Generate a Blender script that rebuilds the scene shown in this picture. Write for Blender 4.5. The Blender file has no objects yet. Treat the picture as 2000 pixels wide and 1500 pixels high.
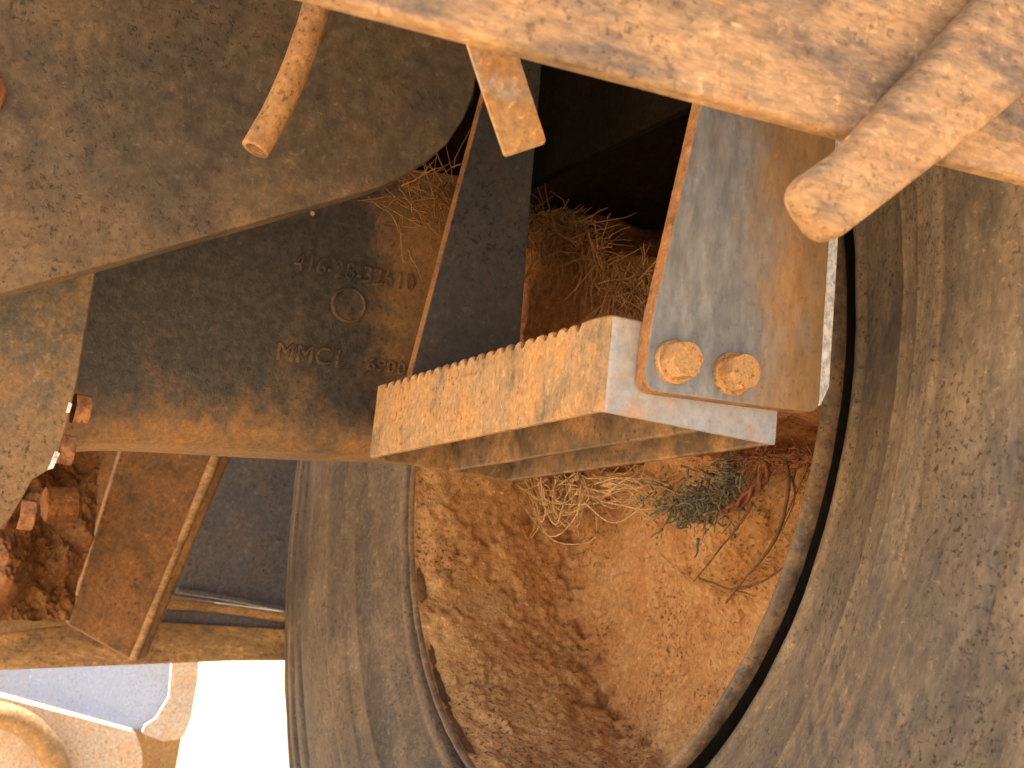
import bpy, bmesh, math, random
import numpy as np
from mathutils import Vector, Matrix, noise

# ------------------------------------------------------------------ camera, sky, sun, exposure
# World axes: the step's long side runs along X, Y goes in under the machine, Z is up.
scn = bpy.context.scene
PITCH, ROLL, YAW, FPX = 0.1869, 0.1052, 1.1116, 3000.0
CAM = np.array([0.8416, -0.4803, -0.1719])
_F = np.array([-math.sin(YAW), math.cos(YAW), 0]); _R = np.array([math.cos(YAW), math.sin(YAW), 0]); _U = np.array([0, 0, 1.0])
_F2 = _F * math.cos(PITCH) + _U * math.sin(PITCH); _U2 = -_F * math.sin(PITCH) + _U * math.cos(PITCH)
_R3 = _R * math.cos(ROLL) + _U2 * math.sin(ROLL); _U3 = -_R * math.sin(ROLL) + _U2 * math.cos(ROLL)
cd = bpy.data.cameras.new('camera'); cam = bpy.data.objects.new('camera', cd); scn.collection.objects.link(cam)
cam.matrix_world = Matrix([[_R3[i], _U3[i], -_F2[i], CAM[i]] for i in range(3)] + [[0, 0, 0, 1]])
cd.sensor_width = 36; cd.lens = 36 * FPX / 2000; cd.clip_start = 0.02; cd.clip_end = 5000
cd.dof.use_dof = True; cd.dof.focus_distance = 1.2; cd.dof.aperture_fstop = 18
scn.camera = cam

SUN_EL, SUN_AZ = math.radians(58), math.radians(262)      # azimuth of the sun, measured from +X towards +Y
w = bpy.data.worlds.new('World'); scn.world = w; w.use_nodes = True
nt = w.node_tree; bg = nt.nodes['Background']; sk = nt.nodes.new('ShaderNodeTexSky')
sk.sky_type = 'NISHITA'; sk.sun_disc = False; sk.sun_elevation = SUN_EL
sk.sun_rotation = math.pi / 2 - SUN_AZ; sk.dust_density = 2.5
nt.links.new(sk.outputs[0], bg.inputs[0]); bg.inputs[1].default_value = 0.085
sl = bpy.data.lights.new('sun', 'SUN'); sl.energy = 5.0; sl.angle = math.radians(0.5); sl.color = (1, .93, .80)
so = bpy.data.objects.new('sun', sl); scn.collection.objects.link(so)
sd = Vector((math.cos(SUN_AZ) * math.cos(SUN_EL), math.sin(SUN_AZ) * math.cos(SUN_EL), math.sin(SUN_EL)))
so.rotation_euler = sd.to_track_quat('Z', 'Y').to_euler()
vs = scn.view_settings; vs.view_transform = 'Standard'; vs.look = 'None'; vs.gamma = 1; vs.exposure = 2.3

# ------------------------------------------------------------------ helpers
C = scn.collection
RND = random.Random(7)

def on(axis, val, pts):
    """points of a real plane (axis = val) that lie on the sight lines through photo pixels"""
    out = []
    for px, py in pts:
        d = _F2 + _R3 * (px - 1000) / FPX + _U3 * (750 - py) / FPX
        out.append(Vector(CAM + d * ((val - CAM[axis]) / d[axis])))
    return out

def thing(name, label, cat, loc=(0, 0, 0), group=None):
    o = bpy.data.objects.new(name, None); C.objects.link(o); o.location = loc
    o.empty_display_size = .05
    o['label'] = label; o['category'] = cat
    if group: o['group'] = group
    return o

def tag(o, label, cat, group=None):
    o['label'] = label; o['category'] = cat
    if group: o['group'] = group
    return o

def link(name, me, m, parent=None, smooth=False):
    o = bpy.data.objects.new(name, me); C.objects.link(o)
    if m: me.materials.append(m)
    if smooth: me.polygons.foreach_set('use_smooth', [True] * len(me.polygons))
    if parent:
        o.parent = parent; root = parent; off = Vector(parent.location)
        while root.parent: root = root.parent; off += root.location
        me.transform(Matrix.Translation(-off))
    return o

def from_bm(name, bm, m, parent=None, smooth=False):
    bmesh.ops.recalc_face_normals(bm, faces=bm.faces)
    me = bpy.data.meshes.new(name); bm.to_mesh(me); bm.free()
    return link(name, me, m, parent, smooth)

def fillet(pts, radii, seg=6):
    """round the corners of a planar 3D polygon"""
    n = len(pts); out = []
    for i, p in enumerate(pts):
        r = radii[i] if isinstance(radii, (list, tuple)) else radii
        if r <= 0: out.append(p); continue
        a = (pts[i - 1] - p); b = (pts[(i + 1) % n] - p)
        la, lb = a.length, b.length; a.normalize(); b.normalize()
        ang = a.angle(b); t = min(r / math.tan(ang / 2), la * .48, lb * .48)
        p0, p1 = p + a * t, p + b * t
        for k in range(seg + 1):
            s = k / seg
            out.append((1 - s) ** 2 * p0 + 2 * s * (1 - s) * p + s * s * p1)
    return out

def prism_bm(poly, vec, bev=0.0015, seg=2):
    bm = bmesh.new(); vec = Vector(vec)
    a = [bm.verts.new(p) for p in poly]; b = [bm.verts.new(p + vec) for p in poly]
    bm.faces.new(a); bm.faces.new(b[::-1]); n = len(poly)
    for i in range(n): bm.faces.new((a[i], b[i], b[(i + 1) % n], a[(i + 1) % n]))
    bmesh.ops.recalc_face_normals(bm, faces=bm.faces)
    if bev:
        es = [e for e in bm.edges if e.calc_face_angle(0) > .6]
        bmesh.ops.bevel(bm, geom=es, offset=bev, segments=seg, profile=.5, affect='EDGES', clamp_overlap=True)
    return bm

def box_bm(lo, hi, bev=.002):
    p = [Vector((lo[0], lo[1], lo[2])), Vector((hi[0], lo[1], lo[2])), Vector((hi[0], hi[1], lo[2])), Vector((lo[0], hi[1], lo[2]))]
    return prism_bm(p, (0, 0, hi[2] - lo[2]), bev)

def tube_geo(path, radius, sides=5, V=None, Fc=None, cap=True):
    """append a tube along a path to vertex and face lists"""
    n = len(path); base = len(V); up = Vector((.31, .2, .93)); rads = radius if isinstance(radius, (list, tuple)) else [radius] * n
    for i, p in enumerate(path):
        t = (path[min(i + 1, n - 1)] - path[max(i - 1, 0)]).normalized()
        a = t.cross(up)
        if a.length < 1e-3: a = t.cross(Vector((1, 0, 0)))
        a.normalize(); b = t.cross(a)
        for k in range(sides):
            th = 2 * math.pi * k / sides
            V.append(p + (a * math.cos(th) + b * math.sin(th)) * rads[i])
    for i in range(n - 1):
        for k in range(sides):
            k2 = (k + 1) % sides
            Fc.append((base + i * sides + k, base + i * sides + k2, base + (i + 1) * sides + k2, base + (i + 1) * sides + k))
    if cap:
        Fc.append(tuple(base + k for k in range(sides))[::-1]); Fc.append(tuple(base + (n - 1) * sides + k for k in range(sides)))

def mesh_vf(name, V, Fc, m, parent=None, smooth=True, kind=None):
    me = bpy.data.meshes.new(name); me.from_pydata([tuple(v) for v in V], [], Fc); me.update()
    o = link(name, me, m, parent, smooth)
    if kind: o['kind'] = kind
    return o

def smoothpath(pts, n=8):
    """Catmull-Rom through points"""
    P = [pts[0]] + list(pts) + [pts[-1]]; out = []
    for i in range(1, len(P) - 2):
        for k in range(n):
            t = k / n; a, b, c, d = P[i - 1], P[i], P[i + 1], P[i + 2]
            out.append(.5 * ((2 * b) + (c - a) * t + (2 * a - 5 * b + 4 * c - d) * t * t + (3 * b - a - 3 * c + d) * t ** 3))
    out.append(pts[-1]); return out

def hexbolt(name, pos, axis, af, h, m, parent, flange=True, rot=.2):
    """hex bolt head with chamfer, a washer and a slight dish"""
    ax = Vector(axis).normalized(); a = ax.cross(Vector((0, 0, 1))).normalized(); b = ax.cross(a)
    bm = bmesh.new(); R = af / math.sqrt(3)
    def ring(r, d, n, ph=0):
        return [bm.verts.new(pos + ax * d + (a * math.cos(ph + 2 * math.pi * k / n) + b * math.sin(ph + 2 * math.pi * k / n)) * r) for k in range(n)]
    def join(r0, r1):
        n = len(r0)
        for k in range(n): bm.faces.new((r0[k], r0[(k + 1) % n], r1[(k + 1) % n], r1[k]))
    z0 = 0
    if flange:
        q = [ring(af * .66, -.002, 32), ring(af * .66, .0035, 32), ring(af * .63, .0045, 32), ring(af * .3, .0045, 32)]
        for i in range(3): join(q[i], q[i + 1])
        z0 = .004
    n = 36
    def hexr(th, R=R): 
        t = (th - rot) % (math.pi / 3) - math.pi / 6
        return R * math.cos(math.pi / 6) / math.cos(t)
    def hring(d, lim):
        return [bm.verts.new(pos + ax * d + (a * math.cos(2 * math.pi * k / n) + b * math.sin(2 * math.pi * k / n)) * min(hexr(2 * math.pi * k / n), lim)) for k in range(n)]
    q = [hring(z0, 9), hring(z0 + h * .86, R * .985), hring(z0 + h * .95, R * .94), hring(z0 + h, R * .86)]
    for i in range(3): join(q[i], q[i + 1])
    bm.faces.new(q[-1])
    return from_bm(name, bm, m, parent)

# ------------------------------------------------------------------ materials
def N(nt, typ, **kw):
    n = nt.nodes.new(typ)
    for k, v in kw.items(): setattr(n, k, v)
    return n

def dusty(name, base, dust, cover=.5, dust2=None, scale=9, fine=70, soft=.1, stretch=(1, 1, 1), rough=(.45, .95), grads=(), bump=.4, bscale=160,
          base2=None, spec=.5, metal=0, specks=0, speck_col=(.6, .4, .22), grit=1.0, uv=False, bdist=.0012, extra=None, grain=.2):
    """worn paint or rubber under a patchy coat of laterite dust. grads: (axis, from, to, amount) adds dust cover along a world axis"""
    m = bpy.data.materials.new(name); m.use_nodes = True; nt = m.node_tree; L = nt.links
    bs = nt.nodes['Principled BSDF']
    geo = N(nt, 'ShaderNodeNewGeometry'); mp = N(nt, 'ShaderNodeMapping'); mp.inputs['Scale'].default_value = stretch
    if uv:
        tc = N(nt, 'ShaderNodeTexCoord'); src = tc.outputs['UV']
    else: src = geo.outputs['Position']
    L.new(src, mp.inputs[0])
    mp.inputs['Location'].default_value = (RND.uniform(-9, 9), RND.uniform(-9, 9), RND.uniform(-9, 9))
    def noi(sc, det, ro=.6, dist=0, vec=None):
        n = N(nt, 'ShaderNodeTexNoise'); n.inputs['Scale'].default_value = sc; n.inputs['Detail'].default_value = det
        n.inputs['Roughness'].default_value = ro; n.inputs['Distortion'].default_value = dist
        L.new(vec or mp.outputs[0], n.inputs['Vector']); return n.outputs['Fac']
    def M(op, a, b=None, c=None, clamp=False):
        n = N(nt, 'ShaderNodeMath', operation=op); n.use_clamp = clamp
        for i, v in enumerate((a, b, c)):
            if v is None: continue
            if isinstance(v, (int, float)): n.inputs[i].default_value = v
            else: L.new(v, n.inputs[i])
        return n.outputs[0]
    def rng(v, a, b, c=0, d=1, smooth=True):
        n = N(nt, 'ShaderNodeMapRange'); n.interpolation_type = 'SMOOTHSTEP' if smooth else 'LINEAR'
        L.new(v, n.inputs[0])
        for i, x in enumerate((a, b, c, d)): n.inputs[1 + i].default_value = x
        return n.outputs[0]
    def mix(f, a, b):
        n = N(nt, 'ShaderNodeMix', data_type='RGBA')
        if isinstance(f, (int, float)): n.inputs[0].default_value = f
        else: L.new(f, n.inputs[0])
        for i, v in ((6, a), (7, b)):
            if isinstance(v, tuple): n.inputs[i].default_value = (*v, 1)
            else: L.new(v, n.inputs[i])
        return n.outputs[2]
    A = noi(scale, 7, .62, .3); B = noi(fine, 5, .65); G = noi(fine * 5, 3, .7)
    v = M('ADD', M('ADD', M('MULTIPLY', A, .60), M('MULTIPLY', B, .33)), M('MULTIPLY', G, .07))
    sx = N(nt, 'ShaderNodeSeparateXYZ'); L.new(geo.outputs['Position'], sx.inputs[0])
    for ax, a, b, amt in grads:
        v = M('ADD', v, rng(sx.outputs[ax], a, b, 0, amt))
    if extra: v = extra(nt, v, M, rng, noi, geo)
    t = .5 + (.5 - cover) * .55
    mask = rng(v, t - soft, t + soft)
    d2 = dust2 or tuple(x * .72 for x in dust); b2 = base2 or tuple(x * 1.6 for x in base)
    Cn = noi(scale * 2.3, 5, .6); Dn = noi(fine * 1.7, 4, .6)
    dcol = mix(rng(Cn, .35, .65), dust, d2)
    bcol = mix(rng(Dn, .35, .68), base, b2)
    col = mix(mask, bcol, dcol)
    # grain: slight value speckle of the dust itself
    hs = N(nt, 'ShaderNodeHueSaturation'); L.new(col, hs.inputs['Color'])
    L.new(rng(noi(fine * 3, 3, .7), .3, .7, 1 - grain, 1 + grain), hs.inputs['Value'])
    col = hs.outputs[0]
    # grit: dark pits and pale flecks, gathered in drifts
    pv = geo.outputs['Position']; drift = rng(noi(11, 4, .6, 0, pv), .36, .64)
    pits = M('MULTIPLY', rng(noi(230, 3, .6, 0, pv), .53, .70), M('ADD', M('MULTIPLY', drift, .6), .15))
    flk = M('MULTIPLY', rng(noi(170, 3, .6, .4, pv), .57, .72), M('ADD', M('MULTIPLY', M('SUBTRACT', 1.0, drift), .55), .1))
    h2 = N(nt, 'ShaderNodeHueSaturation'); L.new(col, h2.inputs['Color'])
    L.new(M('SUBTRACT', M('ADD', 1.0, M('MULTIPLY', flk, .95 * grit)), M('MULTIPLY', pits, .85 * grit)), h2.inputs['Value']); col = h2.outputs[0]
    if specks:
        vo = N(nt, 'ShaderNodeTexVoronoi'); vo.inputs['Scale'].default_value = 55; L.new(mp.outputs[0], vo.inputs['Vector'])
        pick = N(nt, 'ShaderNodeSeparateColor'); L.new(vo.outputs['Color'], pick.inputs[0])
        s = M('MULTIPLY', rng(vo.outputs['Distance'], .09, .17, 1, 0), M('LESS_THAN', pick.outputs[0], specks))
        col = mix(s, col, speck_col)
    L.new(col, bs.inputs['Base Color'])
    L.new(rng(mask, 0, 1, rough[0], rough[1], False), bs.inputs['Roughness'])
    bs.inputs['Specular IOR Level'].default_value = spec
    if metal: L.new(rng(mask, 0, 1, metal, 0, False), bs.inputs['Metallic'])
    h = M('ADD', M('SUBTRACT', M('ADD', M('MULTIPLY', noi(bscale, 6, .7), .6), M('MULTIPLY', flk, .35)), M('MULTIPLY', pits, .35)), M('MULTIPLY', v, 1.2))
    bp = N(nt, 'ShaderNodeBump'); bp.inputs['Strength'].default_value = bump; bp.inputs['Distance'].default_value = bdist
    L.new(h, bp.inputs['Height']); L.new(bp.outputs[0], bs.inputs['Normal'])
    return m

ORANGE = (.52, .29, .115); TAN = (.42, .28, .15); RED = (.37, .16, .06); BROWN = (.20, .10, .045)
DARK = (.030, .029, .028)
M_step = dusty('step_dusty_steel', (.10, .085, .065), ORANGE, .60, TAN, scale=19, fine=75, soft=.11, bump=.6, specks=.01, base2=(.19, .15, .10), stretch=(1, 1, .7))
M_side = dusty('step_side_grey', (.33, .37, .43), TAN, .34, ORANGE, scale=22, fine=60, soft=.15, rough=(.36, .9), bump=.12, base2=(.40, .44, .50), grain=.1, grit=.35)
M_slat = dusty('slat_dusty_steel', (.055, .048, .038), (.44, .25, .105), .50, (.28, .17, .08), scale=15, fine=60, soft=.15, bump=.5)
M_brk = dusty('bracket_grey_steel', (.185, .203, .232), (.38, .23, .105), .25, (.24, .15, .07), scale=10, fine=55, soft=.15, stretch=(1, 1, .36), rough=(.32, .85), base2=(.275, .297, .335),
              bump=.2, grads=((1, .075, .145, .27),), grain=.12, grit=.35)
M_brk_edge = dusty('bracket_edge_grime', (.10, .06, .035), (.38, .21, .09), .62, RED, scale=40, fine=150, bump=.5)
M_lip = dusty('sky_lit_edge', (.66, .72, .80), (.45, .28, .16), .14, scale=30, fine=90, rough=(.3, .8), bump=.2)  # sky light on the edge is put into this pale base
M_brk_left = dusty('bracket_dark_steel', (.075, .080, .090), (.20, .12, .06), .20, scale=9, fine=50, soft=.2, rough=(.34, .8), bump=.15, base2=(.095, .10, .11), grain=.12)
M_bolt = dusty('dust_caked_bolt', (.30, .17, .08), ORANGE, .85, TAN, scale=60, fine=200, bump=.4)
M_cast = dusty('casting_black_paint', (.052, .050, .047), (.37, .195, .07), .20, (.29, .18, .085), scale=11, fine=70, soft=.16, rough=(.36, .9), bump=.6, bscale=100,
               grads=((2, .07, -.02, .27), (1, -.02, .06, .24)), specks=.006, base2=(.082, .078, .070), grit=.6)
M_letter = dusty('casting_raised_marks', (.045, .043, .040), (.34, .19, .085), .31, (.26, .15, .075), scale=13, fine=90, soft=.2, rough=(.42, .9), bump=.3, grads=((1, -.03, .05, .15),))
M_plate = dusty('fender_black_paint', (.052, .045, .035), (.25, .163, .086), .28, (.20, .128, .064), scale=7, fine=50, soft=.25, rough=(.45, .95), bump=.7, bscale=70,
                grads=((2, .22, .05, .20),), specks=.05, speck_col=(.44, .30, .17))
M_beam = dusty('beam_dust', (.080, .066, .048), (.48, .30, .145), .54, (.43, .245, .11), scale=19, fine=70, soft=.14, stretch=(1, .5, 1.6), bump=.7, specks=.012, base2=(.17, .125, .078))
M_rust = dusty('rust_coated_bolt', (.16, .065, .028), (.42, .20, .08), .55, scale=60, fine=120, rough=(.8, .95), bump=.5)
M_hose = dusty('hose_dusty_rubber', (.20, .115, .055), (.42, .24, .10), .65, (.33, .175, .075), scale=18, fine=70, bump=.5)
M_strap = dusty('strap_dusty_steel', (.32, .32, .33), (.50, .28, .12), .62, TAN, scale=14, fine=60, soft=.09, rough=(.4, .9), bump=.15, grads=((2, .15, .12, .25),))
def tyre_marks(nt, v, M, rng, noi, geo):
    # dashes scuffed clean of dust on two rings of the sidewall, and pale dust along the moulded rings
    sx = N(nt, 'ShaderNodeSeparateXYZ'); nt.links.new(geo.outputs['Position'], sx.inputs[0])
    dx = M('SUBTRACT', sx.outputs[0], -.478); dz = M('SUBTRACT', sx.outputs[2], .096)
    r = M('POWER', M('ADD', M('MULTIPLY', dx, dx), M('MULTIPLY', dz, dz)), .5); th = M('ARCTAN2', dz, dx)
    out = v
    for r0, r1, f, ph in ((.512, .528, 150, 0), (.534, .556, 150, 1.5), (.585, .606, 130, .6), (.612, .628, 130, 2.0)):
        win = M('MULTIPLY', rng(r, r0 - .003, r0), rng(r, r1, r1 + .004, 1, 0))
        dash = rng(M('SINE', M('ADD', M('ADD', M('MULTIPLY', th, f), M('MULTIPLY', r, 120 + ph)), M('MULTIPLY', noi(14, 5), 11))), -.2, .9)
        arc = M('MULTIPLY', rng(th, -1.35, -1.1), rng(th, -.52, -.36, 1, 0))
        out = M('SUBTRACT', out, M('MULTIPLY', M('MULTIPLY', win, dash), M('MULTIPLY', arc, .12)))
    for r0, w_, amt in ((.5055, .0035, .05), (.5305, .003, .04), (.427, .008, .10), (.56, .004, .07)):
        d = M('ABSOLUTE', M('SUBTRACT', r, r0)); out = M('ADD', out, rng(d, 0, w_, amt, 0))
    return out
M_rub = dusty('tyre_rubber', (.040, .036, .031), (.29, .215, .135), .46, (.21, .15, .09), scale=12, fine=70, soft=.27, rough=(.6, .95), bump=1, bscale=90, extra=tyre_marks, bdist=.002, uv=True, stretch=(.3, 1, 1), base2=(.078, .068, .056), grit=1.3)
M_lug = dusty('tyre_lug_rubber', (.040, .036, .031), (.29, .215, .135), .46, (.21, .15, .09), scale=9, fine=60, soft=.17, rough=(.6, .95), bump=1, bscale=90, base2=(.078, .068, .056))
M_rim = dusty('rim_dusty', (.05, .045, .04), (.28, .19, .11), .52, (.22, .14, .08), scale=12, fine=70, bump=.4)
M_gap_shade = dusty('rim_gap_shade_black', (.012, .011, .010), (.05, .03, .02), .25, scale=20, fine=80)  # shade in the gap beside the rim is put into this black
M_cavity_shade = dusty('cavity_shade_dark', (.014, .009, .006), (.04, .02, .010), .4, scale=16, fine=60, rough=(.7, .95), bump=.8, bdist=.003, spec=.1)  # near-black base puts the shade of the recess into the colour
def pale_rim_mix(nt, v, M, rng, noi, geo):
    # paler mud mix towards the rim, its edge broken by noise
    sx = N(nt, 'ShaderNodeSeparateXYZ'); nt.links.new(geo.outputs['Position'], sx.inputs[0])
    dx = M('SUBTRACT', sx.outputs[0], -.478); dz = M('SUBTRACT', sx.outputs[2], .096)
    r = M('POWER', M('ADD', M('MULTIPLY', dx, dx), M('MULTIPLY', dz, dz)), .5)
    return M('ADD', v, rng(M('ADD', r, M('MULTIPLY', noi(16, 4), .03)), .365, .398, 0, .16))
M_void_shade = dusty('void_shade_black', (.006, .005, .004), (.016, .010, .006), .4, scale=16, fine=60, rough=(.8, .95), bump=.6, spec=.05)  # blacker still, so the sheet sinks into the painted shade of the void
M_mud = dusty('laterite_mud', (.50, .26, .105), (.62, .40, .20), .44, (.56, .33, .145), scale=12, fine=50, soft=.16, base2=(.44, .22, .085), rough=(.9, .95), bump=1, bscale=130, bdist=.005, spec=.2, grit=1.2, extra=pale_rim_mix)
M_dmud = dusty('dark_mud', (.20, .085, .030), (.32, .145, .055), .4, scale=14, fine=60, rough=(.9, .95), bump=.9, bdist=.003, spec=.2)
M_mudp = dusty('dry_crumbled_mud', (.26, .115, .042), (.42, .22, .09), .42, (.36, .17, .065), scale=12, fine=50, soft=.15, base2=(.20, .085, .03), rough=(.9, .95), bump=.8, bscale=60, bdist=.003, spec=.2)
M_straw = dusty('dry_straw', (.50, .34, .17), (.40, .22, .09), .36, scale=30, fine=90, rough=(.8, .95), bump=.1, grit=.3)
M_straw_b = dusty('brown_straw', (.28, .15, .06), (.38, .20, .08), .5, scale=30, fine=90, rough=(.8, .95), bump=.1, grit=.3)
M_moss = dusty('grey_green_moss', (.12, .13, .095), (.24, .20, .13), .45, scale=40, fine=120, rough=(.9, .95), bump=.1, grit=.3)
M_thread = dusty('red_thread', (.16, .05, .035), (.34, .15, .07), .55, scale=40, fine=120, rough=(.9, .95), bump=.1)
M_twig = dusty('dark_twig', (.10, .06, .03), (.20, .11, .05), .5, scale=40, fine=120, rough=(.9, .95), bump=.2)
M_yoke = dusty('yoke_dusty', (.055, .055, .05), (.29, .19, .095), .48, (.27, .165, .08), scale=16, fine=90, soft=.14, bump=.6, grads=((2, .05, -.06, .12),))
M_brace = dusty('brace_rusty_mud', (.10, .065, .04), (.44, .23, .095), .60, (.33, .17, .07), scale=10, fine=60, soft=.13, bump=.7)
M_brace_e = dusty('brace_edge_mud', (.13, .085, .05), (.64, .40, .18), .62, scale=13, fine=60, soft=.11, bump=.7, stretch=(1, .6, 1.6))
M_navy = dusty('panel_dark_blue_grey', (.125, .138, .168), (.28, .23, .19), .34, scale=13, fine=60, soft=.2, rough=(.4, .9), bump=.3, specks=.05, speck_col=(.3, .26, .23), base2=(.17, .18, .21))
M_pale = dusty('panel_pale_blue', (.40, .53, .78), (.60, .56, .50), .30, scale=6, fine=60, soft=.16, rough=(.4, .8), bump=.15, specks=.10, speck_col=(.82, .80, .78), base2=(.46, .58, .80), grain=.06)
M_beige = dusty('frame_beige_dust', (.52, .48, .42), (.60, .50, .38), .55, (.58, .42, .28), scale=10, fine=60, bump=.3, specks=.03, base2=(.56, .52, .46))
M_ochre = dusty('pipe_ochre_dust', (.22, .14, .065), (.40, .26, .12), .55, (.34, .19, .08), scale=10, fine=60, bump=.4)
M_white = dusty('chipped_white_paint', (.62, .62, .6), (.4, .3, .2), .3, scale=60, fine=200)
M_hull = dusty('hull_underside', (.06, .055, .05), (.26, .15, .075), .5, scale=3, fine=40)
M_ground = dusty('laterite_ground', (.41, .285, .17), (.50, .36, .22), .5, (.45, .31, .185), scale=.8, fine=14, soft=.25, rough=(.95, .98), bump=.6, bdist=.02, bscale=20, spec=.1)

# ------------------------------------------------------------------ setting
def ground():
    bm = bmesh.new(); n = 60
    vs_ = []
    for i in range(n + 1):
        for j in range(n + 1):
            u = (i / n * 2 - 1); v = (j / n * 2 - 1)
            x = math.copysign(abs(u) ** 3.5 * 2500, u); y = math.copysign(abs(v) ** 3.5 * 2500, v)
            vs_.append(bm.verts.new((x, y, -.70 + .02 * noise.noise(Vector((x * .8, y * .8, 0))))))
    for i in range(n):
        for j in range(n):
            a = i * (n + 1) + j
            bm.faces.new((vs_[a], vs_[a + n + 1], vs_[a + n + 2], vs_[a + 1]))
    o = from_bm('ground', bm, M_ground, None, True); o['kind'] = 'structure'
ground()

# ------------------------------------------------------------------ the machine above: hull, front beam and its slanted bar
hull = thing('machine_hull', 'dusty tan skirt beam running across the top right, under the machine body', 'machine body', (.25, 0, .12))
bp = on(0, .25, [(560, -24), (640, -2), (1150, 131), (1650, 262), (2150, 388)])
top = [Vector((.25, bp[-1].y, .46)), Vector((.25, bp[0].y, .46))]
from_bm('skirt_beam', prism_bm(bp + top, (-.012, 0, 0), .003, 3), M_beam, hull)
def bar():
    pl = on(0, .272, [(1660, 285), (1970, -60), (2260, -60), (2220, 20), (2000, 192), (1700, 426), (1632, 478), (1548, 362)])
    pl = fillet(pl, [.02, 0, 0, 0, 0, 0, .0180, .0180], 10)
    bm = prism_bm(pl, (-.0200, 0, 0), .0075, 5)
    return from_bm('slanted_bar', bm, M_beam, hull, True)
bar()
from_bm('shading_underside', box_bm((-1.75, -1.25, .47), (.44, 2.0, .60), .004), M_hull, hull)  # unseen body slab overhead, its reach set to shade the parts below
from_bm('void_shade_sheet', box_bm((-.70, .19, .325), (.10, .20, .47), .002), M_void_shade, hull)  # added near-black sheet standing in for shade in the void

# ------------------------------------------------------------------ boarding step
SL, SD, SH, ST = .3976, .1397, .064, .0055
step = thing('boarding_step', 'dusty steel boarding step with serrated top edge hanging from two brackets', 'step', (-SL / 2, SD / 2, 0))
def strap_path():
    r = .008; pts = []
    corners = [(-SL, SD), (-SL, 0), (0, 0), (0, SD)]
    pts.append((-SL, SD - .001)); pts.append((-SL, .05))
    for k in range(7):
        a = math.pi + k / 6 * math.pi / 2; pts.append((-SL + r + r * math.cos(a), r + r * math.sin(a)))
    n = 200
    for k in range(1, n): pts.append((-SL + r + (SL - 2 * r) * k / n, 0))
    for k in range(7):
        a = -math.pi / 2 + k / 6 * math.pi / 2; pts.append((-r + r * math.cos(a), r + r * math.sin(a)))
    pts.append((0, .05)); pts.append((0, SD - .001))
    return pts
def tooth(x, ph=0):
    if x < -SL + .022 or x > -.028: return 0
    t = ((x + .3) / .0158 + ph + .12 * noise.noise(Vector((x * 30, ph * 7, 0)))) % 1
    d = max(0, 1 - abs(t - .5) / .30)
    return -min(d * 1.6, 1) * .0058 * (.75 + .4 * noise.noise(Vector((x * 45, 3.1 + ph, 0))))
def band(name, pts, th, m, parent, sel=None, ph=0):
    bm = bmesh.new(); rows = []
    P = [Vector((x, y, 0)) for x, y in pts]
    for i, p in enumerate(P):
        t = (P[min(i + 1, len(P) - 1)] - P[max(i - 1, 0)]).normalized(); nrm = Vector((-t.y, t.x, 0))   # points to the inside
        e = tooth(p.x, ph); zt = SH + e + .0006 * noise.noise(p * 60)
        c = .0012
        q = p + nrm * th
        rows.append([bm.verts.new(v) for v in ((p.x + nrm.x * c, p.y + nrm.y * c, 0), (p.x, p.y, c), (p.x, p.y, zt - c), (p.x + nrm.x * c, p.y + nrm.y * c, zt),
                                               (q.x - nrm.x * c, q.y - nrm.y * c, zt), (q.x, q.y, zt - c), (q.x, q.y, c), (q.x - nrm.x * c, q.y - nrm.y * c, 0))])
    for a, b in zip(rows, rows[1:]):
        for k in range(8): bm.faces.new((a[k], b[k], b[(k + 1) % 8], a[(k + 1) % 8]))
    bm.faces.new(rows[0]); bm.faces.new(rows[-1][::-1])
    return from_bm(name, bm, m, parent)
sp = strap_path(); i1 = len(sp) - 6
band('left_side_plate', sp[:3], ST, M_slat, step)
band('front_plate', sp[2:i1 + 2], ST, M_step, step)
band('right_side_plate', sp[i1 + 1:], ST, M_side, step)
for yy, ph in ((.0765, .35), (SD - ST, .6)):
    n = 170
    band('slat', [(-SL + ST + .0004 + (SL - 2 * ST - .0008) * k / n, yy) for k in range(n + 1)], ST, M_slat, step, ph=ph)

# unseen fill added between the slats to block light from above
for y0, y1 in ((ST + .001, .0755), (.0765 + ST + .001, SD - ST - .001)):
    from_bm('slat_light_blocker', box_bm((-SL + ST + .001, y0, .036), (-ST - .001, y1, .055), .002), M_dmud, step)

# ------------------------------------------------------------------ hanger brackets
rb = thing('hanger_bracket', 'grey dust-streaked hanger bracket with two hex bolts above the right end of the step', 'bracket', (.006, .1, .02), 'hanger brackets of the step')
XB = .0135
o_px = [(1400, 60), (1372, 190), (1318, 430), (1270, 640), (1257, 700), (1268, 768), (1520, 800), (1598, 792), (1604, 740), (1614, 560), (1634, 260), (1648, 60)]
pl = on(0, XB, o_px)
outl = fillet([pl[0], pl[1], pl[2], pl[3], on(0, XB, [(1257, 762)])[0], on(0, XB, [(1520, 797)])[0], on(0, XB, [(1600, 806)])[0], pl[9], pl[10], pl[11]],
              [0, 0, 0, 0, .0115, .0, .010, 0, 0, 0], 7)
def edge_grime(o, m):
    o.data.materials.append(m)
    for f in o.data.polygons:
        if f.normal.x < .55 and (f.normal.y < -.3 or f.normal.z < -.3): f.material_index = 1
edge_grime(from_bm('bracket_plate', prism_bm(outl, (-.0128, 0, 0), .0011, 2), M_brk, rb), M_brk_edge)
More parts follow.
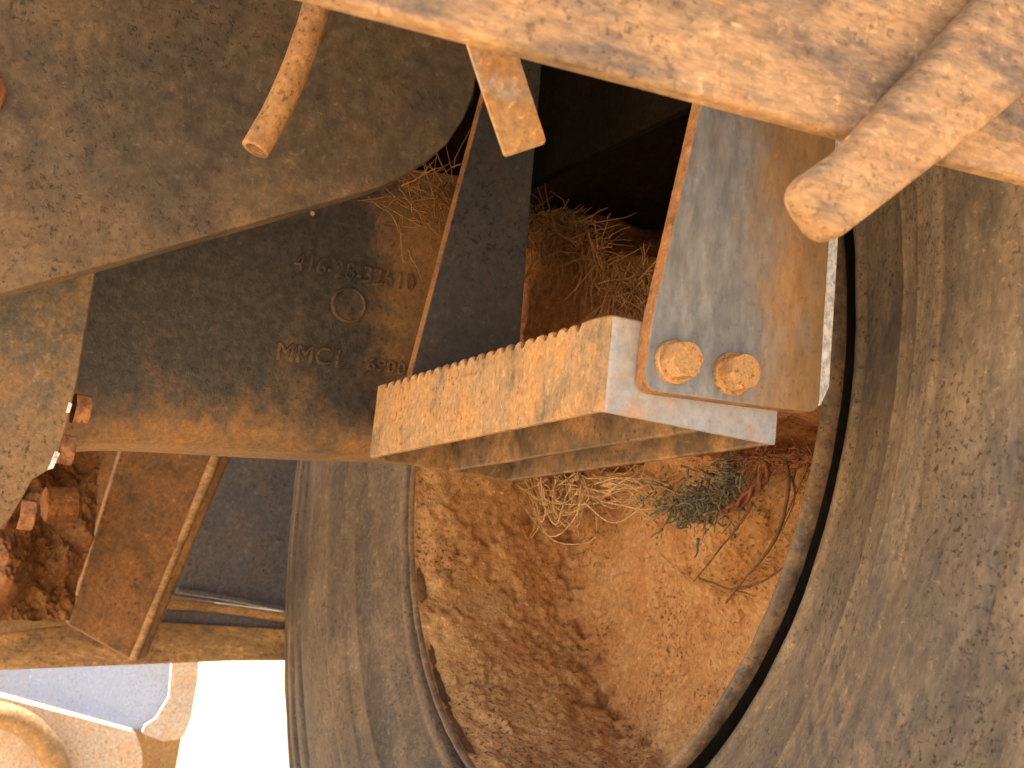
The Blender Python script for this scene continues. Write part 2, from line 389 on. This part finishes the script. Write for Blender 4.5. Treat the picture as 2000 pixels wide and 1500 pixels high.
# return painted pale blue as if sky-lit, along the right edge, set behind the face and turned outwards
lip_in = on(0, XB - .002, [(1570, 797), (1592, 786), (1600, 760), (1613, 560), (1633, 262), (1648, 60)])
lip_out = on(0, XB - .006, [(1574, 803), (1603, 791), (1619, 755), (1631, 560), (1648, 262), (1662, 60)])
bm = bmesh.new()
ri = [bm.verts.new(p) for p in lip_in]; ro = [bm.verts.new(p) for p in lip_out]; rk = [bm.verts.new(p + Vector((-.007, -.001, 0))) for p in lip_out]
rj = [bm.verts.new(p + Vector((-.0105, 0, 0))) for p in lip_in]
for a, b in ((ri, ro), (ro, rk), (rk, rj), (rj, ri)):
    for k in range(5): bm.faces.new((a[k], a[k + 1], b[k + 1], b[k]))
for k in (0, -1): bm.faces.new((ri[k], ro[k], rk[k], rj[k]))
from_bm('edge_return', bm, M_lip, rb)
for (px, py), rt in (((1316, 708), .15), ((1428, 731), .4)):
    p = on(0, XB, [(px, py)])[0]
    hexbolt('hex_bolt', p, (1, 0, 0), .0222, .0135, M_bolt, rb, True, rt)

lb = thing('hanger_bracket', 'dark narrow hanger bracket behind the left end of the step', 'bracket', (-.39, .07, .05), 'hanger brackets of the step')
pl = on(0, -.385, [(975, 60), (950, 170), (806, 720), (792, 790), (1010, 790), (1016, 665), (1034, 420), (1060, 110), (1066, 40)])
edge_grime(from_bm('bracket_plate', prism_bm(pl, (-.012, 0, 0), .0012, 2), M_brk_left, lb), M_brk_edge)

# ------------------------------------------------------------------ big rounded plate at upper left, hose and strap before it
fp = thing('fender_plate', 'big dark plate with a rounded lower corner filling the upper left', 'fender', (-.26, -.1, .2))
pts = on(0, -.25, [(-160, 622), (0, 574), (250, 505), (520, 428), (740, 366), (790, 344), (835, 316), (875, 280), (905, 235), (925, 190), (933, 140), (936, 60), (940, -330), (-160, -330)])
from_bm('plate', prism_bm(fillet(pts, [0, 0, 0, 0, .02, .02, .02, .02, .02, .02, .02, 0, 0, 0], 3), (-.032, 0, 0), .0022, 3), M_plate, fp)
def knob(name, p, r, h, m, parent):
    V, Fc = [], []
    path = [p + Vector((h * math.sin(k / 8 * math.pi / 2), 0, 0)) for k in range(9)]
    tube_geo(path, [max(r * math.cos(k / 8 * math.pi / 2) ** .6, .0005) for k in range(9)], 24, V, Fc)
    return mesh_vf(name, V, Fc, m, parent)
knob('round_bolt', on(0, -.249, [(-46, 178)])[0], .020, .014, M_rust, fp)

def hose():
    c = on(0, -.12, [(640, -60), (622, 0), (604, 60), (577, 135), (543, 212), (512, 268), (498, 292)])
    path = smoothpath(c, 6); V, Fc = [], []; n = len(path); S = 24
    tube_geo(path, [.0097 + .0003 * noise.noise(Vector((i * .4, 0, 0))) for i in range(n)], S, V, Fc, cap=False)
    b = len(V); tube_geo(path[n - 8:], .0066, S, V, Fc, cap=False)
    for k in range(S):                                              # cut end: ring between outside and bore
        k2 = (k + 1) % S; o0 = (n - 1) * S; i0 = b + 7 * S
        Fc.append((o0 + k, o0 + k2, i0 + k2, i0 + k))
    Fc.append(tuple(b + k for k in range(S)))
    o = mesh_vf('drain_hose', V, Fc, M_hose); tag(o, 'dusty orange rubber hose with cut open end hanging over the dark plate', 'hose')
hose()
pl = on(0, .1, [(897, 30), (912, 85), (945, 185), (986, 304), (1068, 277), (1040, 190), (1016, 115), (994, 30)])
o = from_bm('steel_strap', prism_bm(fillet(pl, [0, 0, 0, .0022, .003, 0, 0, 0], 4), (-.004, .0015, 0), .0006, 2), M_strap)
tag(o, 'short flat metal strap with orange dusty end hanging from the top beam', 'strap')

# ------------------------------------------------------------------ frame casting with raised lettering
XC = -.47
cast = thing('frame_casting', 'dark cast frame arm with raised part numbers and a round boss', 'frame', (XC, -.1, 0))
def casting():
    bot = on(0, XC, [(-20, 930), (90, 905), (138, 886), (175, 875), (250, 872), (380, 878), (520, 886), (640, 892), (760, 896), (880, 903), (945, 908)])
    bm = bmesh.new(); rows = []
    for p in smoothpath(bot, 4):
        r = .022; prof = []
        for k in range(8):
            a = k / 7 * math.pi / 2; prof.append((XC - r + r * math.cos(a), p.z + .004 + r - r * math.sin(a)))
        prof = [(XC, p.z + .28), (XC, p.z + .1), (XC, p.z + .05)] + prof + [(XC - .07, p.z + .002), (XC - .09, p.z + .02), (XC - .09, p.z + .28)]
        rows.append([bm.verts.new((x, p.y, z)) for x, z in prof])
    n = len(rows[0])
    for a, b in zip(rows, rows[1:]):
        for k in range(n): bm.faces.new((a[k], b[k], b[(k + 1) % n], a[(k + 1) % n]))
    bm.faces.new(rows[0]); bm.faces.new(rows[-1][::-1])
    return from_bm('cast_body', bm, M_cast, cast)
casting()
from_bm('gap_shade_plate', box_bm((-.64, -.30, .12), (-.62, .235, .47), .002), M_cavity_shade, cast)  # dark plate added behind the casting to paint the shade of the gap
def lettering(name, txt, p0px, p1px, hpx):
    a, b = on(0, XC + .0002, [p0px, p1px]); top = on(0, XC + .0002, [(p0px[0], p0px[1] - hpx)])[0]
    cu = bpy.data.curves.new(name, 'FONT'); cu.body = txt; cu.extrude = .03; cu.bevel_depth = .022; cu.bevel_resolution = 1; cu.resolution_u = 4; cu.space_character = 1.08
    ob = bpy.data.objects.new(name + '_source', cu); C.objects.link(ob)
    bpy.context.view_layer.update()
    me = bpy.data.meshes.new_from_object(ob.evaluated_get(bpy.context.evaluated_depsgraph_get()))
    bpy.data.objects.remove(ob); me.name = name
    co = np.array([v.co for v in me.vertices]); mn, mx = co.min(0), co.max(0)
    u = (b - a); sx = 1 / (mx[0] - mn[0]); h = (top - a).length / (mx[1] - mn[1]); up = Vector((0, 0, 1))
    for v in me.vertices:
        x, y, z = v.co
        v.co = a + u * ((x - mn[0]) * sx) + up * ((y - mn[1]) * h) + Vector((.0034 * (z - mn[2]) / (mx[2] - mn[2]) - .0006, 0, 0))
    return link(name, me, M_letter, cast)
lettering('raised_part_number', '416-28-32510', (572, 527), (806, 571), 36)
lettering('raised_maker_mark', 'MMC1', (538, 704), (660, 718), 37)
lettering('raised_date_code', '6900', (714, 722), (790, 734), 25)
def boss():
    p = on(0, XC, [(681, 596)])[0]; R = .0155; S = 48
    prof = [(-.002, R * 1.16), (.0004, R * 1.12), (.0026, R * 1.05), (.0028, R * .98), (.0012, R * .90), (.0012, R * .5), (.0012, .0004)]
    V = [p + Vector((h, r * math.cos(2 * math.pi * k / S), r * math.sin(2 * math.pi * k / S))) for h, r in prof for k in range(S)]
    Fc = [(i * S + k, i * S + (k + 1) % S, (i + 1) * S + (k + 1) % S, (i + 1) * S + k) for i in range(len(prof) - 1) for k in range(S)]
    mesh_vf('round_boss', V, Fc, M_letter, cast, False)
boss()

# ------------------------------------------------------------------ wheel behind the step
WX, WZ = -.478, .096
wheel = thing('wheel', 'huge dusty tyre with mud-filled dish behind the step', 'wheel', (WX, .247, WZ))
def revolve(name, prof, nt_, m, parent, disp=None, a0=0, a1=2 * math.pi, smooth=True):
    V, Fc, UV = [], [], []; n = len(prof); full = abs(a1 - a0 - 2 * math.pi) < 1e-6; nth = nt_ if full else nt_ + 1
    L_ = [0]
    for (r0, y0), (r1, y1) in zip(prof, prof[1:]): L_.append(L_[-1] + math.hypot(r1 - r0, y1 - y0))
    nr = []
    for k in range(n):
        a, b = prof[max(k - 1, 0)], prof[min(k + 1, n - 1)]; dr, dy = b[0] - a[0], b[1] - a[1]; l = math.hypot(dr, dy) or 1
        nr.append((dy / l, -dr / l))
    for i in range(nth):
        th = a0 + (a1 - a0) * i / nt_; ct, st = math.cos(th), math.sin(th)
        for k, (r, y) in enumerate(prof):
            if disp:
                p = Vector((WX + r * ct, y, WZ + r * st)); d = disp(p, k / (n - 1), th, r); r2 = r + nr[k][0] * d; y2 = y + nr[k][1] * d
            else: r2, y2 = r, y
            V.append((WX + r2 * ct, y2, WZ + r2 * st))
    for i in range(nt_):
        for k in range(n - 1):
            a = i * n + k; b = ((i + 1) % nth) * n + k
            Fc.append((a, a + 1, b + 1, b)); t0, t1 = a0 + (a1 - a0) * i / nt_, a0 + (a1 - a0) * (i + 1) / nt_
            UV += [(t0, L_[k]), (t0, L_[k + 1]), (t1, L_[k + 1]), (t1, L_[k])]
    me = bpy.data.meshes.new(name); me.from_pydata(V, [], Fc); uvl = me.uv_layers.new(name='uv')
    uvl.data.foreach_set('uv', [c for q in UV for c in q])
    bm = bmesh.new(); bm.from_mesh(me); bmesh.ops.recalc_face_normals(bm, faces=bm.faces); bm.to_mesh(me); bm.free()
    return link(name, me, m, parent, smooth)
def densify(prof, step):
    out = [prof[0]]
    for a, b in zip(prof, prof[1:]):
        k = max(1, int(math.hypot(b[0] - a[0], b[1] - a[1]) / step))
        for j in range(1, k + 1): out.append((a[0] + (b[0] - a[0]) * j / k, a[1] + (b[1] - a[1]) * j / k))
    return out
tyre_prof = [(.4168, .42), (.4168, .315), (.4168, .258), (.4185, .250), (.4235, .2475), (.430, .2465), (.433, .2490), (.436, .2470), (.452, .240), (.475, .231), (.5030, .2215), (.5040, .2192), (.5060, .2190), (.5072, .2200), (.522, .2145), (.5288, .2122), (.5296, .2104), (.5310, .2103), (.5318, .2113),
             (.556, .2025), (.558, .2032), (.564, .2031), (.566, .2018), (.60, .199), (.640, .2005), (.644, .2055), (.650, .2055), (.653, .2015), (.676, .204), (.679, .211), (.688, .212), (.691, .2055), (.712, .209), (.716, .2185),
             (.726, .2195), (.729, .213), (.748, .218), (.753, .232), (.772, .238), (.776, .232), (.792, .243), (.797, .27), (.797, .62), (.74, .68), (.42, .66)]
tyre = revolve('tyre', densify(tyre_prof, .02), 360, M_rub, wheel, lambda p, s, th, r: .0012 * noise.fractal(p * 14, .8, 2, 4), math.pi / 2, 2.5 * math.pi)
def lug_mesh():
    a = .125; bm = bmesh.new(); prof = [(.775, .236), (.812, .252), (.818, .29), (.818, .42), (.79, .42), (.79, .26)]
    rows = []
    for i in range(9):
        th = -a + 2 * a * i / 8; sh = 1 - .035 * (i in (0, 8)); rows.append([bm.verts.new((r * (sh if r > .8 else 1) * math.cos(th), y + .04 * (th + a), r * (sh if r > .8 else 1) * math.sin(th))) for r, y in prof])
    n = len(prof)
    for p, q in zip(rows, rows[1:]):
        for k in range(n): bm.faces.new((p[k], q[k], q[(k + 1) % n], p[(k + 1) % n]))
    bm.faces.new(rows[0]); bm.faces.new(rows[-1][::-1]); bmesh.ops.recalc_face_normals(bm, faces=bm.faces)
    me = bpy.data.meshes.new('tread_lug'); bm.to_mesh(me); bm.free(); me.materials.append(M_lug); return me
lm = lug_mesh()
for k in range(14):
    o = bpy.data.objects.new('tread_lug', lm); C.objects.link(o); o.parent = wheel
    o.matrix_local = Matrix.Translation((0, -.247, 0)) @ Matrix.Rotation(-math.radians(180.5 + k * 360 / 14), 4, 'Y')
rim_prof = [(.3995, .2565), (.4002, .250), (.398, .2445), (.3955, .2428), (.393, .2435), (.3910, .247), (.3900, .256), (.396, .27)]
revolve('rim_groove', densify([(.4167, .40), (.404, .40), (.3985, .39), (.3985, .256)], .02), 200, M_gap_shade, wheel)
revolve('rim', densify(rim_prof, .006), 240, M_rim, wheel, lambda p, s, th, r: .0009 * noise.fractal(p * 40, .8, 2, 4))
mud_prof = [(.3910, .248), (.3885, .257), (.382, .27), (.376, .30), (.368, .36), (.360, .42), (.345, .446), (.315, .456), (.25, .458), (.19, .452), (.165, .440), (.152, .415), (.14, .402), (.10, .396), (.05, .394), (.001, .394)]
def mud_disp(p, s, th, r):
    e = min(1, s / .010)
    big = noise.fractal(p * 8 + Vector((3, 1, 8)), .9, 2, 3) * .0055
    mid = noise.fractal(p * 24, .75, 2.1, 5) * .0026
    c_ = noise.fractal(p * 13 + Vector((2, 6, 1)), .8, 2.2, 5); c_ = min(1, max(0, (c_ - .02) / .10)); mid += c_ * c_ * (3 - 2 * c_) * .0042
    rough = .5 + .5 * noise.noise(p * 11 + Vector((4, 4, 1)))
    cr = max(0, noise.noise(p * 95 + Vector((0, 7, 2))) - .20) * .009 + max(0, noise.noise(p * 170) - .2) * .006
    cr *= (.25 + 1.3 * rough) if r > .33 else .25 * rough
    ridge = max(0, 1 - abs(r - .350) / .016) * (.008 + .030 * max(0, noise.fractal(p * 45 + Vector((9, 0, 0)), .8, 2, 3)))
    return (big + mid + cr + ridge) * e - .001
T0, T1 = math.radians(-208), math.radians(30)
o = revolve('mud_crust', densify(mud_prof, .0035), 460, M_mud, wheel, mud_disp, T0, T1); o['kind'] = 'stuff'
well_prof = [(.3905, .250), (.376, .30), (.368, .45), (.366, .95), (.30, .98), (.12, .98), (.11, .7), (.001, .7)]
revolve('hub_well', densify(well_prof, .02), 90, M_cavity_shade, wheel, lambda p, s, th, r: .004 * noise.fractal(p * 12, .8, 2, 4) * min(1, s / .04), T1, T0 + 2 * math.pi)  # recess made deep and coloured dark to stand in for shade

# ------------------------------------------------------------------ muddy ledge and the plant debris caught behind the step
def blob(name, c, rad, m, seed, amp, n=5, parent=None, freq=14):
    bm = bmesh.new(); bmesh.ops.create_icosphere(bm, subdivisions=n, radius=1)
    for v in bm.verts:
        p = v.co.copy(); q = Vector((p.x * rad[0], p.y * rad[1], p.z * rad[2]))
        d = noise.fractal(q * freq + Vector((seed, 0, 0)), .8, 2, 5) * amp + abs(noise.fractal(q * freq * 3.5 + Vector((seed, 5, 0)), .7, 2, 4)) * amp * .5
        v.co = c + q + p * d * 1.0
    return from_bm(name, bm, m, parent, True)
def tuft(name, m, strands, label, cat, sides=4, parent=None):
    V, Fc = [], []
    for path, r in strands: tube_geo(path, r, sides, V, Fc)
    o = mesh_vf(name, V, Fc, m, parent, True, 'stuff' if False else None)
    if label: tag(o, label, cat)
    return o
def curl(p, d, length, wild, n=9, grav=0):
    path = [p.copy()]; d = d.normalized()
    for k in range(n):
        d = (d + Vector((RND.gauss(0, wild), RND.gauss(0, wild), RND.gauss(0, wild) - grav))).normalized()
        path.append(path[-1] + d * length / n)
    return path
def taper(r, n): return [r * (1 - .6 * i / (n - 1)) for i in range(n)]

ledge = thing('mud_ledge', 'reddish mud packed on the ledge above the step, topped with straw', 'mud', (-.45, .2, .2))
def ledge_mesh():
    # a wide shelf of packed mud across the dish: lumpy front, crumbling top that falls towards the right
    V, Fc = [], []; nx, ns = 130, 44
    for i in range(nx + 1):
        x = WX - .37 + .74 * i / nx
        zt = float(np.interp(x, [-.85, -.67, -.56, -.48, -.37, -.15], [.37, .35, .32, .265, .225, .19])) + .012 * noise.fractal(Vector((x * 16, 0, 3)), .8, 2, 4)
        zb = .085 - .03 * (i / nx)
        half = .365
        for k in range(ns + 1):
            s_ = k / ns
            if s_ < .3: y, z = .46 - .19 * s_ / .3, zb + .0 * s_
            elif s_ < .6: t = (s_ - .3) / .3; y, z = .27 - .012 * math.sin(t * math.pi), zb + (zt - zb) * t
            else: t = (s_ - .6) / .4; y, z = .27 + .34 * t, zt + .01 * t
            p = Vector((x, y, z)); d = noise.fractal(p * 22 + Vector((1, 5, 2)), .8, 2, 5) * .012 + max(0, noise.noise(p * 75)) * .008
            p += Vector((0, -d, d * .7))
            V.append(p)
    for i in range(nx):
        for k in range(ns):
            a = i * (ns + 1) + k; Fc.append((a, a + 1, a + ns + 2, a + ns + 1))
    return mesh_vf('packed_mud', V, Fc, M_dmud, ledge)
ledge_mesh()
st = []
for i in range(560):
    px = RND.uniform(1015, 1285)
    py = float(np.interp(px, [1015, 1130, 1180, 1290], [395, 425, 490, 520])) + RND.uniform(-8, 105) * RND.random() ** .6 + (20 if px > 1180 else 0)
    p = on(1, RND.uniform(.235, .258), [(px, py)])[0]
    pa = curl(p, Vector((RND.gauss(.5, .5), RND.gauss(0, .25), RND.gauss(-.6, .45))), RND.uniform(.015, .065), RND.choice((.06, .12, .22)), 8)
    st.append((pa, taper(RND.uniform(.0004, .0012), len(pa))))
tuft('straw', M_straw_b, st, None, None, parent=ledge)['kind'] = 'stuff'

st = []
for i in range(80):
    px = RND.uniform(775, 890); py = RND.gauss(400 - (px - 775) * .2, 42)
    p = on(0, RND.uniform(-.455, -.44), [(px, py)])[0]
    pa = curl(p, Vector((RND.gauss(.1, .3), RND.gauss(-.2, .6), RND.gauss(0, .5))), RND.uniform(.02, .05), .14)
    st.append((pa, taper(RND.uniform(.0004, .0009), len(pa))))
tuft('straw_tuft', M_straw_b, st, 'brown straw tuft in the dark corner left of the dark bracket', 'straw')

st = []
YR = .385
for i in range(46):                                                  # hanging loops of pale roots
    x0 = RND.uniform(1000, 1150); x1 = RND.uniform(1010, 1150); dep = RND.uniform(15, 120)
    y0 = 935 + RND.uniform(-25, 12)
    c = on(1, YR + RND.uniform(-.02, .03), [(x0, y0), (x0 * .85 + x1 * .15 + RND.gauss(0, 14), y0 + dep * .6), ((x0 + x1) / 2 + RND.gauss(0, 12), y0 + dep + RND.gauss(0, 5)), (x1 + RND.gauss(0, 12), y0 + dep * RND.uniform(.3, .9)), (x1 + RND.gauss(0, 10), y0 + RND.uniform(-20, dep * .5))])
    pa = smoothpath(c, 5); st.append((pa, taper(RND.uniform(.0006, .0013), len(pa))))
for i in range(34):                                                  # roots running to the right
    x0 = RND.uniform(1120, 1200); y0 = RND.uniform(925, 985)
    p = on(1, YR + RND.uniform(-.02, .02), [(x0, y0), (x0 + 45, y0 + RND.gauss(0, 18)), (x0 + 85, y0 + RND.gauss(6, 20)), (x0 + RND.uniform(95, 140), y0 + RND.gauss(12, 25))])
    pa = smoothpath(p, 5); st.append((pa, taper(RND.uniform(.0005, .0012), len(pa))))
tuft('dry_roots', M_straw, st, 'pale dry roots hanging in loops below the step', 'roots', 5)

st = []
for i in range(400):                                                 # two clumps joined by a neck
    t = RND.random()
    if t < .62: px, py = RND.gauss(1350, 34), RND.gauss(985, 24)
    elif t < .8: px, py = RND.gauss(1408, 16), RND.gauss(950, 16)
    else: px, py = RND.gauss(1435, 17), RND.gauss(915, 20)
    p = on(1, YR - .012 + RND.uniform(-.02, .02), [(px, py)])[0]
    pa = curl(p, Vector((RND.gauss(-.3, .6), RND.gauss(-.3, .5), RND.gauss(-.5, .6))), RND.uniform(.006, .024), RND.choice((.2, .5)), 5)
    st.append((pa, taper(RND.uniform(.0005, .0019), len(pa))))
tuft('moss_clump', M_moss, st, 'grey-green tuft of moss caught below the right end of the step', 'moss', 5)['kind'] = 'stuff'

st = []
for i in range(60):
    px, py = RND.uniform(1460, 1590), RND.gauss(885, 18)
    p = on(1, YR - .02 + RND.uniform(-.02, .02), [(px, py)])[0]
    pa = curl(p, Vector((RND.gauss(0, .8), RND.gauss(0, .3), RND.gauss(.1, .35))), RND.uniform(.03, .06), .3)
    st.append((pa, taper(RND.uniform(.0006, .0013), len(pa))))
for ph in (0, 2.1, 4.2):
    c = on(1, YR - .02, [(1505, 905), (1490, 935), (1470, 960), (1440, 985), (1415, 1000)]); pa = smoothpath(c, 8)
    pa = [q + Vector((.004 * math.cos(i * .33 + ph), .004 * math.sin(i * .33 + ph), .003 * noise.noise(q * 50))) for i, q in enumerate(pa)]
    st.append((pa, [.0022 + .0008 * noise.noise(q * 90) for q in pa]))
tuft('thread_tangle', M_thread, st, 'reddish tangle of threads and twisted cord beside the moss', 'threads', 5)
st = []
for pts, y, r in (([(1535, 900), (1540, 950), (1524, 1030), (1490, 1090), (1450, 1135), (1418, 1178)], .352, .0022), ([(1470, 985), (1440, 1030), (1400, 1080), (1355, 1135)], .372, .0016),
               ([(1365, 1130), (1420, 1148), (1455, 1158), (1472, 1165)], .372, .0013), ([(1430, 1150), (1480, 1140), (1530, 1108), (1560, 1095)], .368, .0015), ([(1545, 930), (1552, 975), (1530, 1030)], .36, .0012), ([(1580, 905), (1545, 985), (1520, 1040)], .36, .001)):
    pa = smoothpath(on(1, y, pts), 6); pa = [q + Vector((0, 0, .0015 * noise.noise(q * 60))) for q in pa]
    st.append((pa, taper(r, len(pa))))
tuft('thin_twigs', M_twig, st, 'thin dark twigs trailing down across the red mud below the threads', 'twigs', 6)

# ------------------------------------------------------------------ left side: yoke with bolts, mud, brace, floor beam, dark panel
XY = -.36
yoke = thing('yoke_plate', 'dust-coated yoke plate at the left edge with three bolts on its side', 'plate', (XY, -.29, 0))
pl = on(0, XY, [(192, 470), (185, 545), (152, 740), (138, 800), (118, 878), (98, 916), (64, 936), (50, 962), (22, 1010), (-10, 1048), (-150, 1130), (-150, 470)])
from_bm('plate', prism_bm(pl, (-.05, .0, 0), .0015, 2), M_yoke, yoke)
for (px, py), dx in (((143, 797), -.012), ((112, 876), -.012), ((34, 1003), -.012)):
    p = on(0, XY + dx, [(px, py)])[0]
    hexbolt('hex_bolt', p, (0, 1, 0), .023, .012, M_rust, yoke, False, .1)
for q in ([(134, 785), (141, 788), (136, 806), (129, 806)], [(108, 880), (117, 885), (104, 915), (92, 918), (100, 900)]):
    from_bm('paint_chip', prism_bm(on(0, XY + .0012, q), (-.0011, 0, 0), 0), M_white, yoke)

pile = thing('mud_pile', 'lumpy red-brown mud packed behind the yoke at lower left', 'mud', (-.8, -.2, -.1))
def mud_sheet():
    V, Fc = [], []; n, m = 150, 150
    a, b, c, d = on(0, -1.08, [(-120, 840), (236, 840), (122, 1206), (-120, 1206)])
    for i in range(n + 1):
        for k in range(m + 1):
            u, v = i / n, k / m; p = (a * (1 - u) + b * u) * (1 - v) + (d * (1 - u) + c * u) * v
            big = noise.fractal(p * 9 + Vector((1.2, 0, 3)), .8, 2, 3) * .05
            bulge = .09 * math.exp(-((u - .42) / .2) ** 2 - ((v - .72) / .22) ** 2) + .05 * v - .06 * math.exp(-((u - .85) / .15) ** 2 - ((v - .15) / .2) ** 2)
            crumb = noise.fractal(p * 45, .7, 2.1, 5) * .009 + abs(noise.fractal(p * 28 + Vector((0, 4, 0)), .8, 2, 4)) * -.014
            V.append(p + Vector((big + bulge + crumb, 0, crumb * .5)))
    for i in range(n):
        for k in range(m):
            q = i * (m + 1) + k; Fc.append((q, q + 1, q + m + 2, q + m + 1))
    mesh_vf('mud_mass', V, Fc, M_mudp, pile)
mud_sheet()
V, Fc = [], []
tube_geo(on(0, -.99, [(84, 985), (88, 985), (148, 985), (156, 985)]), [.016, .020, .020, .016], 22, V, Fc)
mesh_vf('muddy_pin', V, Fc, M_dmud, pile, False)

chas = thing('chassis_frame', 'rusty chassis frame of diagonal brace, floor beam and dark blue-grey panel', 'frame', (-1.2, 0, -.2))
XBR = -1.15
pl = on(0, XBR, [(250, 830), (238, 875), (133, 1218), (262, 1290), (425, 884), (440, 830)])
from_bm('diagonal_brace', prism_bm(pl, (-.02, 0, 0), .002, 2), M_brace, chas)
pl = on(0, XBR + .006, [(440, 830), (424, 884), (258, 1290), (286, 1288), (454, 888), (470, 830)])
from_bm('brace_flange', prism_bm(pl, (-.05, 0, 0), .006, 3), M_brace, chas)
V, Fc = [], []
pa = smoothpath(on(0, XBR + .006, [(442, 830), (424, 884), (380, 993), (320, 1140), (260, 1290)]), 10)
tube_geo(pa, [.0055 + .002 * noise.noise(q * 25) for q in pa], 12, V, Fc)
mesh_vf('flange_edge', V, Fc, M_brace_e, chas)
XFB = -1.22
pl = on(0, XFB, [(-150, 1238), (0, 1234), (130, 1222), (330, 1216), (620, 1232), (620, 1283), (575, 1286), (0, 1309), (-150, 1315)])
from_bm('floor_beam', prism_bm(pl, (-.06, 0, 0), .004, 2), M_brace_e, chas)
pl = on(0, XFB + .05, [(-150, 1205), (0, 1204), (130, 1214), (128, 1222), (0, 1236), (-150, 1240)])
from_bm('floor_ledge', prism_bm(pl, (-.06, 0, 0), .003, 2), M_ochre, chas)
pl = on(0, XFB - .02, [(270, 1165), (330, 1172), (620, 1206), (620, 1290), (270, 1292)])
from_bm('floor_channel', prism_bm(pl, (-.05, 0, 0), .004, 2), M_navy, chas)
XP = -1.45
pl = on(0, XP, [(420, 800), (640, 800), (640, 1205), (330, 1165)])
from_bm('dark_panel', prism_bm(pl, (-.01, 0, 0), .002), M_navy, chas)
V, Fc = [], []
pa = smoothpath(on(0, XP + .006, [(345, 1152), (400, 1160), (470, 1172), (560, 1190), (620, 1198)]), 8)
tube_geo(pa, [.005 + .0016 * noise.noise(Vector((i * .9, 0, 0))) for i in range(len(pa))], 10, V, Fc)
mesh_vf('weld_bead', V, Fc, M_navy, chas)
V, Fc = [], []
pa = smoothpath(on(0, XFB - .012, [(320, 1180), (440, 1190), (560, 1206), (620, 1212)]), 8)
tube_geo(pa, .007, 8, V, Fc); mesh_vf('rusty_edge', V, Fc, M_brace_e, chas)

pl = on(0, -1.5, [(-150, 800), (420, 800), (420, 1225), (-150, 1225)])
from_bm('rear_panel', prism_bm(pl, (-.01, 0, 0), .002), M_brace, chas)

# ------------------------------------------------------------------ sunlit far parts at the bottom left
far = thing('rear_hitch', 'pale sunlit blue and beige hitch plates at the bottom left corner', 'hitch', (-2.4, .1, -.4))
XF = -2.4
pl = on(0, XF, [(-150, 1262), (345, 1262), (337, 1330), (318, 1400), (275, 1428), (0, 1352), (-150, 1300)])
from_bm('blue_panel', prism_bm(pl, (-.02, 0, 0), .0008), M_pale, far)
pl = on(0, XF + .03, [(338, 1262), (391, 1262), (386, 1330), (374, 1400), (361, 1436), (350, 1443), (318, 1448), (276, 1432), (284, 1415), (305, 1402), (330, 1360)])
from_bm('beige_bracket', prism_bm(fillet(pl, .008, 3), (-.008, 0, 0), .001), M_beige, far)
pl = on(0, XF + .01, [(262, 1425), (356, 1438), (345, 1500), (338, 1600), (270, 1600)])
from_bm('ochre_bracket', prism_bm(pl, (-.03, 0, 0), .004), M_ochre, far)
pl = on(0, XF + .05, [(-150, 1318), (0, 1360), (265, 1430), (278, 1470), (282, 1620), (-150, 1620)])
from_bm('beige_plate', prism_bm(fillet(pl, [0, 0, .01, .02, 0, 0], 4), (-.006, 0, 0), .001), M_beige, far)
V, Fc = [], []
tube_geo(smoothpath(on(0, XF + .09, [(-120, 1395), (-30, 1392), (40, 1410), (85, 1448), (112, 1500), (150, 1620)]), 8), .026, 18, V, Fc)
mesh_vf('bent_pipe', V, Fc, M_ochre, far)
# legs carry the hitch plates to the ground
from_bm('stand', box_bm((XF - .3, -.25, -.70), (XF - .1, .1, -.52), .01), M_beige, far)
